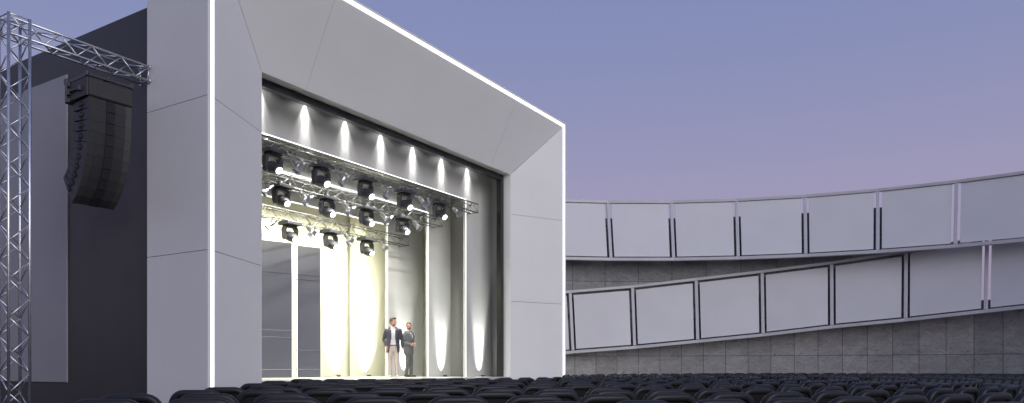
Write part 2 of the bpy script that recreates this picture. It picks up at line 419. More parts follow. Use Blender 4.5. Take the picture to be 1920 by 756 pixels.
# ------------------------------------------------------------------ moving heads
def make_head():
    e = empty('moving_light')
    b = MB()
    b.box((0, 0, -.115), (.50, .40, .10), taper=(.94, .94)); b.box((0, 0, -.180), (.30, .26, .032))
    b.build('base_box', M['black'], e, bevel=.015)
    for s_ in (-.13, .13):
        MB().box((s_, 0, -.035), (.05, .32, .07), taper=(1, .9)).build('clamp', M['aludull'], e)
    # yoke: rounded U
    pts = [];
    w, top, bot, r = .205, -.205, -.62, .11
    path = [(-w+.03, bot), (-w, bot+.09), (-w, top-r)]
    for i in range(1, 6):
        a = PI-PI/2*i/5; path.append((-w+r+r*math.cos(a), top-r+r*math.sin(a)))
    path += [(-x, z) for (x, z) in reversed(path)]
    rings = []
    for i, (x, z) in enumerate(path):
        a = path[max(i-1, 0)]; c_ = path[min(i+1, len(path)-1)]
        t = Vector((c_[0]-a[0], 0, c_[1]-a[1])).normalized(); nn = Vector((t.z, 0, -t.x))
        dd = .075 if 1 < i < len(path)-2 else .055
        p = Vector((x, 0, z)); tt = .034
        rings.append([p-nn*tt+Vector((0, -dd, 0)), p+nn*tt+Vector((0, -dd, 0)), p+nn*tt+Vector((0, dd, 0)), p-nn*tt+Vector((0, dd, 0))])
    y = MB(); y.loft(rings, smooth=False); y.build('yoke', M['black'], e, bevel=.012)
    hd = MB()
    # barrel in its own frame: axis along -y tilted down
    tilt = Matrix.Rotation(R(30), 3, 'X') @ Matrix.Identity(3)
    pan = Matrix.Rotation(R(0), 3, 'Z')
    Rm = pan @ tilt
    c0 = Vector((0, 0, -.50))
    prof = [(.16, .06), (.15, .10), (.09, .132), (-.02, .146), (-.14, .138), (-.215, .118), (-.235, .106), (-.235, .088), (-.20, .080)]
    rings = []
    for (yy, rr) in prof:
        rings.append([c0+Rm @ Vector((rr*math.cos(2*PI*k/20), yy, rr*math.sin(2*PI*k/20))) for k in range(20)])
    hd.loft([list(reversed(r_)) for r_ in rings])
    for k in range(5): 
        yy = .05-.035*k
        ring = []
        hd.loft([[c0+Rm @ Vector((.151*math.cos(2*PI*q/20), y2, .151*math.sin(2*PI*q/20))) for q in range(20)] for y2 in (yy, yy-.014)][::-1], smooth=True)
    for sx in (-1, 1): hd.box(c0+Vector((sx*.155, 0, 0)), (.10, .11, .11))
    h = hd.build('lamp_head', M['black'], e)
    ln = MB(); ln.loft([[c0+Rm @ Vector((rr*math.cos(2*PI*k/20), yy, rr*math.sin(2*PI*k/20))) for k in range(20)] for (yy, rr) in ((-.226, .090), (-.246, .080), (-.256, .045), (-.259, .01))][::1])
    ln.build('lens', M['lens'], h)
    return e
def make_par():
    e = empty('barn_door_spotlight')
    c = MB(); c.box((0, 0, -.03), (.05, .07, .07)); c.tube([(0, 0, -.06), (0, 0, -.13)], .012, 6); c.build('clamp', M['aludull'], e)
    y = MB()
    y.tube([(-.095, 0, -.24), (-.095, 0, -.16), (-.06, 0, -.13), (.06, 0, -.13), (.095, 0, -.16), (.095, 0, -.24)], .011, 6); y.build('yoke', M['flap'], e)
    tilt = Matrix.Rotation(R(42), 3, 'X'); c0 = Vector((0, 0, -.25))
    T = lambda x, yy, z: c0+tilt @ Vector((x, yy, z))
    b = MB()
    prof = [(.19, .03), (.185, .055), (.10, .062), (.09, .078), (-.10, .082), (-.11, .092), (-.135, .092), (-.135, .075), (-.11, .07)]
    b.loft([[T(rr*math.cos(2*PI*k/16), yy, rr*math.sin(2*PI*k/16)) for k in range(16)] for (yy, rr) in reversed(prof)])
    b.build('can', M['can'], e)
    l = MB(); l.loft([[T(rr*math.cos(2*PI*k/16), yy, rr*math.sin(2*PI*k/16)) for k in range(16)] for (yy, rr) in ((-.112, .074), (-.13, .055), (-.136, .01))])
    l.build('lens', M['parlens'], e)
    for k in range(4):
        f = MB(); ra = Matrix.Rotation(PI/2*k, 3, 'Y')
        q = [Vector((-.085, -.135, .088)), Vector((.085, -.135, .088)), Vector((.115 if k % 2 else .075, -.255, .145)), Vector((-.115 if k % 2 else -.075, -.255, .145))]
        f.slab([c0+tilt @ (ra @ p) for p in q], .004); f.build('barn_door', M['flap'], e)
    return e
def ray_s(px, D): return local_of(px, D)[0]
head0 = make_head(); par0 = make_par(); first_h = first_p = True
rows = {'front': ([823, 758, 685, 602, 511], [(848, 1), (803, -1), (784, 1), (733, -1), (714, 1), (650, -1), (632, 1), (567, -1), (545, 1)]),
        'middle': ([754, 687, 613, 527], [(774, 1), (731, -1), (713, 1), (661, -1), (643, 1), (581, -1), (561, 1), (506, -1)]),
        'rear': ([688, 620, 544], [(711, 1), (662, -1), (645, 1), (591, -1), (574, 1), (511, -1)])}
for key, (hx, px_) in rows.items():
    D, zb = TR[key]
    for i, px in enumerate(hx):
        o = head0 if first_h else copy_tree(head0); first_h = False
        to_stage(o, (ray_s(px, D), D, zb+(.045 if key == 'rear' else .09)), R(random.uniform(-3, 3)+2)); o.scale = (1.10, 1.10, .92)
        tag(o, 'black moving light with bright lens, %s from the right on the %s truss' % (ordinal(i+1), key), 'stage light', 'moving lights hung on the trusses')
    for i, (px, sg) in enumerate(px_):
        o = par0 if first_p else copy_tree(par0); first_p = False
        to_stage(o, (ray_s(px, D), D-.14 if sg > 0 else D+.02, zb+.05), R(random.uniform(-8, 8)+(8 if sg > 0 else -115))); o.scale = (.78, .78, .78)
        tag(o, 'silver barn door spotlight %s, %s from the right on the %s truss' % ('aimed outward' if sg > 0 else 'turned sideways', ordinal(i+1), key),
            'spotlight', 'barn door spotlights between the moving lights')

# ------------------------------------------------------------------ stage lights, with one added wash light
def spot(name, parent, loc, rot, energy, size, blend, col=(1, 1, 1), rad=.03):
    l = bpy.data.lights.new(name, 'SPOT'); l.energy = energy; l.spot_size = R(size); l.spot_blend = blend; l.color = col; l.shadow_soft_size = rad
    o = bpy.data.objects.new(name, l); COL.objects.link(o); o.parent = parent; o.location = loc; o.rotation_euler = rot; return o
DOWN_E = 130
for k in range(7):
    s_ = W-(2.86+1.404*k)
    e = tag(stage_empty('recessed_downlight', (s_, 2.065, ZC)), 'recessed downlight above the stage header, %s from the right behind the black band' % ordinal(k+1), 'downlight', 'downlights washing the header')
    r_ = MB(); r_.loft([[(rr*math.cos(2*PI*q/20), rr*math.sin(2*PI*q/20), z) for q in range(20)] for (rr, z) in ((.055, -.001), (.055, -.02), (.045, -.02), (.040, -.004))][::-1]); r_.build('ring', M['aludull'], e)
    d_ = MB(); d_.loft([[(rr*math.cos(2*PI*q/20), rr*math.sin(2*PI*q/20), z) for q in range(20)] for (rr, z) in ((.039, -.006), (.01, -.008))][::-1]); d_.build('lens', M['downlens'], e)
    spot('downlight_lamp', e, (0, 0, -.05), (R(2), 0, 0), DOWN_E, 62, 1, rad=.02); spot('downlight_lamp', e, (0, 0, -.05), (R(2), 0, 0), 420, 28, 1, rad=.02); spot('downlight_lamp', e, (0, -.30, -.06), (R(10), 0, 0), 5, 170, .5, rad=.05)
# floor uplights
UP = [(898, DW1, 'before the nearest inner frame'), (827, 3.43, 'before the middle inner frame'), (757, 4.95, 'behind the man in grey'), (685, DBK-.425, 'before the cream flat at the back'), (628, DBK, 'nearest the narrow steel panel')]
for (px, D, wh) in UP:
    off = .17
    s_ = local_of(px, D)[0]
    e = tag(stage_empty('floor_uplight', (s_, D-off, FL)), 'round floor uplight throwing a scallop of light, '+wh, 'uplight', 'floor uplights along the stage walls')
    r_ = MB(); r_.loft([[(rr*math.cos(2*PI*q/20), rr*math.sin(2*PI*q/20), z) for q in range(20)] for (rr, z) in ((.07, .002), (.07, .06), (.05, .06), (.046, .03))]); r_.build('housing', M['black'], e)
    d_ = MB(); d_.loft([[(rr*math.cos(2*PI*q/20), rr*math.sin(2*PI*q/20), z) for q in range(20)] for (rr, z) in ((.045, .034), (.01, .036))]); d_.build('lens', M['downlens'], e)
    warm = px < 700
    uc = (1, 1, .80) if warm else (1, 1, .97)
    spot('uplight_lamp', e, (0, 0, .07), (R(180-9), 0, 0), (900 if px < 650 else 5200) if warm else 1350, 40 if warm else 33, .8, uc)
    spot('uplight_lamp', e, (0, 0, .07), (R(180-20), 0, 0), (300 if px < 650 else 900) if warm else 230, 74 if warm else 56, 1, uc)
# wash battens behind the inner frames, nearest one added to brighten the frame legs
def area(name, parent, loc, rot, energy, sx, sy, col):
    l = bpy.data.lights.new(name, 'AREA'); l.shape = 'RECTANGLE'; l.size = sx; l.size_y = sy; l.spread = R(115); l.energy = energy; l.color = col
    o = bpy.data.objects.new(name, l); COL.objects.link(o); o.parent = parent; o.location = loc; o.rotation_euler = rot; return o
for (D, z, en, rx, lab, cc) in ((5.13, 6.30, 420, 20, 'long warm wash light hung behind the farthest inner frame', (1, .97, .66)),
                            (3.72, 6.62, 360, 6, 'long warm wash light hung behind the middle inner frame', (1, .99, .86)),
                            (2.42, 6.95, 230, 6, 'added unseen white wash light behind the nearest inner frame, brightening the frame legs', (1, 1, .95))):
    e = tag(stage_empty('wash_batten', (W/2, D, z)), lab, 'wash light')
    b = MB(); b.box((0, 0, .06), (6.4, .14, .08)); b.build('housing', M['black'], e, bevel=.01)
    for s_ in (-2.8, 2.8): MB().tube([(s_, 0, .1), (s_, 0, ZC-z)], .006, 6).build('hanger', M['groove'], e)
    area('batten_lamp', e, (0, 0, .012), (R(-rx) if False else R(rx), 0, 0), en, 6.2, .1, cc)

# ------------------------------------------------------------------ truss goal post on the left with the line array
SZ = .335
tx, td = -2.575, 1.75                # near corner of tower in stage coords: set by the photograph
TOPZ = EYE+ (690-26)/F*12.81
tw = tag(stage_empty('truss_tower', (tx, td, 0)), 'tall silver lattice truss tower at the left edge of the picture', 'truss tower')
ch, lac = truss_mb((SZ/2, SZ/2, .03), (SZ/2, SZ/2, TOPZ), X, Y, SZ, .026, .0125, 22)
for c in ch: c.build('chord', M['alu'], tw)
lac.build('lacing', M['alu'], tw)
MB().box((SZ/2, SZ/2, .016), (.8, .8, .03)).build('base_plate', M['dark'], tw, bevel=.004)
tb = tag(stage_empty('truss_beam', (0, 0, 0)), 'silver lattice truss beam from the tower to the side of the portal, above the loudspeakers', 'truss beam')
zc = TOPZ-SZ/2-.03
ch, lac = truss_mb((tx+.02, td+SZ/2, zc), (-.02, td+SZ/2, zc), Y, Z, SZ-.058, .023, .0115, 9)
for c in ch: c.build('chord', M['alu'], tb)
lac.build('lacing', M['alu'], tb)
for (a, b) in ((-1, -1), (1, -1), (1, 1), (-1, 1)):
    h_ = (SZ-.058)/2
    MB().tube([(-.03, td+SZ/2+a*h_, zc+b*h_), (-.002, td+SZ/2+a*h_, zc+b*h_)], .045, 10).build('fixing_flange', M['alu'], tb)

# line array
la_s, la_Y = local_of(186, td+.22)
la = tag(stage_empty('line_array_loudspeaker', (la_s, td+.22, 0), R(-3)), 'curved black hanging loudspeaker stack under the truss beam', 'loudspeaker')
zt = EYE+(690-163)/F*la_Y
wf = .86; dp = .84
rg = MB()
for s_ in (-wf/2+.03, wf/2-.03): rg.box((s_, -.02, zt+.02), (.05, .84, .06))
for y_ in (-.42, -.12, .22, .38): rg.box((0, y_, zt+.02), (wf-.12, .05, .05))
for s_ in (-wf/2+.03, wf/2-.03): rg.box((s_, .36, zt+.045), (.09, .12, .10)); rg.box((s_, -.40, zt+.04), (.07, .08, .08))
rg.box((0, .0, zt+.075), (.08, .84, .05))
rg.build('rigging_frame', M['black'], la, bevel=.006)
sl = MB(); beam_bot = zc-SZ/2
for s_ in (-.25, .25): sl.tube([(s_, -.05, zt+.05), (s_*.3, -.14, beam_bot+.05)], .008, 6)
sl.build('hanging_sling', M['groove'], la)
# top box
tbx = MB().box((0, 0, zt-.19), (wf, dp, .34)).build('top_box', M['blackmatt'], la, bevel=.012)
MB().box((0, -dp/2-.008, zt-.19), (wf-.06, .016, .30)).build('grille', M['grille'], tbx, bevel=.004)
hb = MB()
hb.tube([(-wf/2-.03, -.2, zt-.21), (-wf/2-.03, .2, zt-.19)], .018, 8)
for y_ in (-.2, .2): hb.box((-wf/2-.02, y_, zt-.2), (.05, .07, .09))
for z_ in (zt-.05, zt-.34): hb.box((-wf/2-.012, .26, z_), (.03, .12, .07))
hb.box((-wf/2-.02, .30, zt-.19), (.04, .05, .36))
hb.build('side_bracket', M['black'], tbx, bevel=.004)
# elements, curving back
ang = 0; y0 = -dp/2; z0 = zt-.375
eh = .207
bends = [0, 2, 3, 3, 4, 5, 7, 9, 10, 11]
for k in range(10):
    ang += bends[k]
    A = Matrix.Rotation(R(ang), 3, 'X')   # front tips downward
    fr = Vector((0, y0, z0))
    T = lambda x, y_, z: fr+A @ Vector((x, y_, z))
    b = MB(); dpt = dp*.72; sl_ = .035
    # wedge box: back is shorter than the front
    def ringx(x): return [T(x, 0, 0), T(x, dpt, -sl_), T(x, dpt, -eh+.008+sl_), T(x, 0, -eh+.002)]
    b.loft([ringx(-wf/2+.04), ringx(wf/2-.04)], smooth=False)
    bo = b.build('cabinet', M['blackmatt'], la, bevel=.002)
    # two grille wings and a centre horn slot
    for sg in (-1, 1):
        q = [T(sg*.085, .035, -.002), T(sg*(wf/2-.045), -.018, -.002), T(sg*(wf/2-.045), -.018, -eh+.001), T(sg*.085, .035, -eh+.001)]
        if sg < 0: q = q[::-1]
        MB().slab(q[::-1], .03).build('grille', M['grille'], bo)
    MB().box(T(0, -.004, -eh/2), (.15, .03, eh-.02), rot=A).build('horn', M['hole'], bo)
    # round handle recess with a bar on each side cheek
    for sg in (-1, 1):
        hnd = MB()
        cx = sg*(wf/2-.038)
        cc = [T(cx+sg*.004, dpt*.46+.075*math.cos(2*PI*q/18), -eh/2+.075*math.sin(2*PI*q/18)) for q in range(18)]
        if sg < 0: cc = cc[::-1]
        hnd.slab(cc, .003)
        hnd.build('handle_recess', M['hole'], bo)
        MB().box(T(cx+sg*.012, dpt*.46, -eh/2), (.016, .15, .03), rot=A).build('handle_bar', M['blackmatt'], bo, bevel=.004)
    nb = T(0, 0, -eh); y0, z0 = nb.y, nb.z

# ------------------------------------------------------------------ curved stone wall and galleries
CW = Vector((5.5, 12.0, 0))
def cyl(Rr, th, z): return Vector((CW.x+Rr*math.sin(th), CW.y+Rr*math.cos(th), z))
def curved(mb, R0, R1, t0, t1, z0, z1, n, uvs=True):
    rings = []; uv = []
    for i in range(n+1):
        t = t0+(t1-t0)*i/n
        rings.append([cyl(R0, t, z0), cyl(R0, t, z1), cyl(R1, t, z1), cyl(R1, t, z0)])
        u = R0*t; uv += [(u, z0), (u, z1), (u, z1+.001), (u, z0)]
    mb.loft([r for r in rings], smooth=False); mb.uv = uv
    return mb
ZL = 3.68
sw = tag(empty('stone_wall'), 'tall curved grey stone slab wall behind the seats under the white galleries', 'stone wall')
curved(MB(), 20.75, 21.35, R(-26), R(78), -.05, ZL, 70).build('lower_courses', M['stone'], sw)
curved(MB(), 20.75, 21.35, R(-26), R(32.3), ZL+.002, 7.60, 50).build('upper_courses', M['stone_upper'], sw)

def gallery(label, ths, ztops, zbots, Rb, Rt, topgap):
    e = tag(empty('gallery_balustrade'), label, 'balustrade', 'white panel galleries on the stone wall')
    n = len(ths)
    B = [cyl(Rb, ths[i], zbots[i]) for i in range(n)]; T = [cyl(Rt, ths[i], ztops[i]) for i in range(n)]
    # rails as box sections following the curve, each bay straight
    def rail(pts, hh, dd, name):
        rings = []
        for i, p in enumerate(pts):
            out = Vector((math.sin(ths[i]), math.cos(ths[i]), 0))
            rings.append([p-out*dd/2-Z*hh/2, p-out*dd/2+Z*hh/2, p+out*dd/2+Z*hh/2, p+out*dd/2-Z*hh/2])
        mb = MB(); mb.loft(rings, smooth=False); return mb.build(name, M['rail'], e, bevel=.012)
    rail(T, .12, .16, 'top_rail'); rail(B, .13, .20, 'bottom_rail')
    for i in range(n):
        out = Vector((math.sin(ths[i]), math.cos(ths[i]), 0)); tan = Vector((math.cos(ths[i]), -math.sin(ths[i]), 0))
        ax = (T[i]-B[i]).normalized()
        a = B[i]+ax*.075; b = T[i]-ax*.07
        mb = MB(); w_, d_ = .065, .05
        nr = tan.cross(ax)
        mb.loft([[p-tan*w_-nr*d_, p+tan*w_-nr*d_, p+tan*w_+nr*d_, p-tan*w_+nr*d_] for p in (a, b)], smooth=False)
        po = mb.build('post', M['rail'], e, bevel=.012)
        m_ = B[i].lerp(T[i], .62)
        MB().tube([m_+out*.04, Vector((CW.x, CW.y, m_.z))+out*(20.76 if ths[i] < R(32) else 20.74)], .045, 8).build('wall_bracket', M['rail'], po)
    for i in range(n-1):
        bx = (T[i]-B[i]).normalized(); by = (T[i+1]-B[i+1]).normalized()
        du = (B[i+1]-B[i]).normalized(); dv = (T[i+1]-T[i]).normalized()
        s_ = .15
        q = [B[i]+bx*.13+du*s_, B[i+1]+by*.13-du*s_, T[i+1]-by*(topgap if i < 7 else .08)-dv*s_, T[i]-bx*(topgap if i < 7 else .08)+dv*s_]
        # make planar: project the 4th point
        nr = (q[1]-q[0]).cross(q[2]-q[0]).normalized()
        q[3] = q[3]-nr*(q[3]-q[0]).dot(nr)
        MB().slab(q, .035).build('panel', M['panel'], e, bevel=.006)
    return e
# upper: level
tu = [R(-3.87+7.66*k) for k in range(-3, 8)]
gallery('upper white panel gallery running level along the top of the stone wall', tu, [EYE+7.14]*len(tu), [EYE+4.57]*len(tu), 19.75, 20.45, .085)
tl = [R(-.83+7.6*k) for k in range(-3, 9)]
kz = [2.80, 3.02, 3.27, 3.51, 3.81, 4.08, 4.33, 4.60, 4.93, 5.2, 5.4, 5.5]
kb = [.15, .40, .67, .87, 1.12, 1.37, 1.66, 1.87, 2.10, 2.3, 2.5, 2.7]
gallery('lower white panel gallery sloping up to the right like a ramp', tl, [EYE+z for z in kz], [EYE+z for z in kb], 20.0, 20.55, .16)

# ------------------------------------------------------------------ ground
gm = MB(); gm.add([(-900, -900, 0), (900, -900, 0), (900, 900, 0), (-900, 900, 0)], [(0, 1, 2, 3)])
tag(gm.build('ground', M['ground']), kind='structure')

# ------------------------------------------------------------------ chairs
def rr_outline(w, z0, z1, rt, rb, ins, nseg=7):
    pts = []
    hw = w/2-ins; za, zb = z0+ins, z1-ins; rt = max(.012, rt-ins); rb = max(.012, rb-ins)
    for (cx, cz, r_, a0) in ((hw-rt, zb-rt, rt, 0), (-hw+rt, zb-rt, rt, PI/2), (-hw+rb, za+rb, rb, PI), (hw-rb, za+rb, rb, 1.5*PI)):
        for i in range(nseg+1):
            a = a0+PI/2*i/nseg
            pts.append((cx+r_*math.cos(a), cz+r_*math.sin(a)))
    return pts
def chair_back(nseg=7):
    """backrest ring (rim) and the recessed shell as two meshes; front is +y; slightly reclined and curved"""
    def P(x, z, y): 
        zz = z-.42
        return (x, y-.20-.16*zz+.25*x*x, z)
    def loop(ins, y): return [P(x, z, y) for (x, z) in rr_outline(.50, .40, .90, .14, .06, ins, nseg)]
    rim = MB(); rim.loft([loop(i, y) for (i, y) in ((.062, -.012), (.060, -.030), (.048, -.037), (.022, -.038), (.007, -.029), (0, -.008), (0, .012), (.008, .030), (.025, .038), (.050, .034))], cap=False)
    sh_ = MB(); sh_.loft([loop(i, y) for (i, y) in ((.058, -.010), (.058, .020))])
    return rim, sh_
def make_chair():
    e = empty('auditorium_chair')
    rim, shl = chair_back()
    r_ = rim.build('back_rim', M['chairrim'], e); b_ = shl.build('backrest', M['chair'], e)
    # the front pad of the back
    def P(x, z, y): return (x, y-.20-.16*(z-.42)+.25*x*x, z)
    pd = MB(); pd.loft([[P(x, z, y) for (x, z) in rr_outline(.50, .40, .90, .14, .06, i)] for (i, y) in ((.056, .021), (.056, .034), (.075, .046), (.16, .050))])
    pd.build('back_pad', M['seatpad'], e)
    # tipped up seat
    st = MB()
    st.loft([[(x, y-.06+.10*(z-.40), z) for (x, z) in rr_outline(.47, .36, .78, .08, .05, i)] for (i, y) in ((.06, -.045), (.01, -.03), (0, 0), (.01, .03), (.07, .045))])
    st.build('seat', M['seatpad'], e)
    for sx in (-1, 1):
        lg = MB(); lg.box((sx*.235, -.14, .21), (.035, .07, .42)); lg.box((sx*.235, -.08, .012), (.05, .36, .024)); lg.box((sx*.235, -.08, .40), (.03, .22, .06))
        lg.build('leg', M['chair'], e, bevel=.006)
    return e
A0 = Vector((-4.6, 20.5, 0)); PH0 = math.atan2(5.12-20.5, -2.68+4.6); PH1 = R(35)
cand = []
def project(p): return PX0+F*p.x/p.y, HOR-F*(p.z-EYE)/p.y
for k in range(-9, 9):
    rr = 15.47+k*1.0; step = .565/rr
    cnt = 0
    # seats are set out from a line that runs up the middle of the seating
    kx = .032; aa = 1+kx*kx; bb = -2*(A0.x*kx+A0.y); cc_ = A0.x**2+A0.y**2-rr*rr; dd_ = bb*bb-4*aa*cc_
    if dd_ > 0:
        yy = (-bb-math.sqrt(dd_))/(2*aa); pm = math.atan2(yy-A0.y, kx*yy-A0.x)+random.uniform(-.2, .2)/rr
    else: pm = PH0
    i0 = -int((pm-PH0)/step+.5); n = int((PH1-pm)/step)
    for i in range(i0, n+1):
        ph = pm+i*step
        p = A0+Vector((rr*math.cos(ph), rr*math.sin(ph), 0))
        if (p-CW).length > 19.2: continue
        if (p-L0).dot(V) > -1.3: continue
        if p.y < 3.2: continue
        px, py = project(p+Vector((0, 0, .9)))
        if px < -60 or px > 1990 or py > 775: continue
        cnt += 1
        cand.append((p.length, p, ph, k, cnt))
cand.sort(key=lambda c: c[0])
print('CHAIRS', len(cand))
NIND = 298
chair0 = make_chair()
for i, (d, p, ph, k, cnt) in enumerate(cand[:NIND]):
    o = chair0 if i == 0 else copy_tree(chair0)
    o.location = p; o.rotation_euler = (0, 0, ph+PI/2+R(random.uniform(-.8, .8)))
    tag(o, 'black auditorium chair, %s from the left in the %s curved row from the stage' % (ordinal(cnt), ordinal(k+10)), 'chair', 'black chairs in curved rows before the stage')
if len(cand) > NIND:
    rim, shl = chair_back(4)
    big = MB()
    st = MB(); st.loft([[(x, y-.06+.10*(z-.40), z) for (x, z) in rr_outline(.47, .36, .78, .08, .05, i, 3)] for (i, y) in ((.03, -.04), (0, 0), (.03, .04))])
    lg = MB()
    for sx in (-1, 1): lg.box((sx*.235, -.14, .21), (.035, .07, .42)); lg.box((sx*.235, -.08, .012), (.05, .36, .024))
    me = bpy.data.meshes.new('distant_chairs')
    vs, fs, mi, smo = [], [], [], []
    for (d, p, ph, k, cnt) in cand[NIND:]:
        Mx = Matrix.Translation(p) @ Matrix.Rotation(ph+PI/2, 4, 'Z')
        for (mb, ix) in ((rim, 0), (shl, 1), (st, 2), (lg, 1)):
            o_ = len(vs); vs += [tuple(Mx @ Vector(v)) for v in mb.v]; fs += [tuple(q+o_ for q in f) for f in mb.f]; mi += [ix]*len(mb.f); smo += mb.sm
    me.from_pydata(vs, [], fs); me.polygons.foreach_set('material_index', mi); me.polygons.foreach_set('use_smooth', smo)
    for q in ('chairrim', 'chair', 'seatpad'): me.materials.append(M[q])
    o = bpy.data.objects.new('distant_chairs', me); COL.objects.link(o)
    tag(o, 'farther curved rows of dark chairs near the stage and the stone wall', 'chairs', kind='stuff')

# ------------------------------------------------------------------ people
def remesh(mb, name, material, parent, voxel, smooth=4, fac=.5):
    o = mb.build(name+'_tmp', material)
    m = o.modifiers.new('r', 'REMESH'); m.mode = 'VOXEL'; m.voxel_size = voxel; m.use_smooth_shade = True
    s_ = o.modifiers.new('s', 'SMOOTH'); s_.iterations = smooth; s_.factor = fac
    bpy.context.view_layer.update()
    dg = bpy.context.evaluated_depsgraph_get()
    me = bpy.data.meshes.new_from_object(o.evaluated_get(dg))
    bpy.data.objects.remove(o)
    me.polygons.foreach_set('use_smooth', [True]*len(me.polygons))
    me.materials.clear(); me.materials.append(material)
    q = bpy.data.objects.new(name, me); COL.objects.link(q)
    if parent: q.parent = parent
    return q
def capchain(mb, pts, rad, n=12):
    mb.tube(pts, rad, n)
    for p, r_ in zip(pts, rad): mb.ell(p, (r_, r_, r_), n, 8)
def torso(mb, grow, z0=.84, z1=1.52, n=24, front=None, lean=0):
    prof = [(.80, .160, .110, 0), (.88, .172, .118, 0), (.95, .170, .118, 0), (1.03, .157, .108, -.004), (1.12, .158, .110, -.006), (1.25, .170, .120, -.006), (1.36, .185, .122, 0), (1.43, .182, .110, .006), (1.48, .150, .090, .012), (1.52, .085, .068, .016)]
    rings = []
    for (z, rx, ry, cy_) in prof:
        if z < z0-.001 or z > z1+.001: continue
        rings.append([Vector(((rx+grow)*math.cos(2*PI*k/n), cy_+(ry+grow)*math.sin(2*PI*k/n), z)) for k in range(n)])
    mb.loft(rings)
def hand(mb, wrist, d, side, curl, thumb):
    """palm and five fingers; d = direction of the hand, side = palm normal, thumb = direction of the thumb side"""
    d = Vector(d).normalized(); th = Vector(thumb); th = (th-d*th.dot(d)).normalized(); nn = Vector(side); nn = (nn-d*nn.dot(d)-th*nn.dot(th)).normalized()
    w = Vector(wrist)
    rings = []
    for (t, a, b) in ((-.03, .026, .020), (0, .028, .020), (.04, .040, .017), (.085, .042, .015), (.10, .040, .012)):
        c = w+d*t
        rings.append([c+th*a*math.cos(2*PI*k/10)+nn*b*math.sin(2*PI*k/10) for k in range(10)])
    mb.loft(rings)
    for j, (off, ln) in enumerate(((.032, .072), (.011, .082), (-.011, .076), (-.031, .060))):
        p = w+d*.085+th*off; pts = [p]; dr = d.copy()
        for q in range(3):
            a = curl*(.6+.3*q)*(1+.12*j)
            dr = (dr*math.cos(a)+nn*math.sin(a)).normalized()
            p = p+dr*ln*(.42, .32, .26)[q]; pts.append(p)
        mb.tube(pts, [.0095, .009, .0082, .0065], 8)
    p = w+d*.02+th*.03
    p2 = p+(d*.6+th*.7+nn*.25).normalized()*.045; p3 = p2+(d*.9+th*.2+nn*.3).normalized()*.035; p4 = p3+(d*.95+nn*.35).normalized()*.025
    mb.tube([p, p2, p3, p4], [.015, .012, .0105, .008], 8)
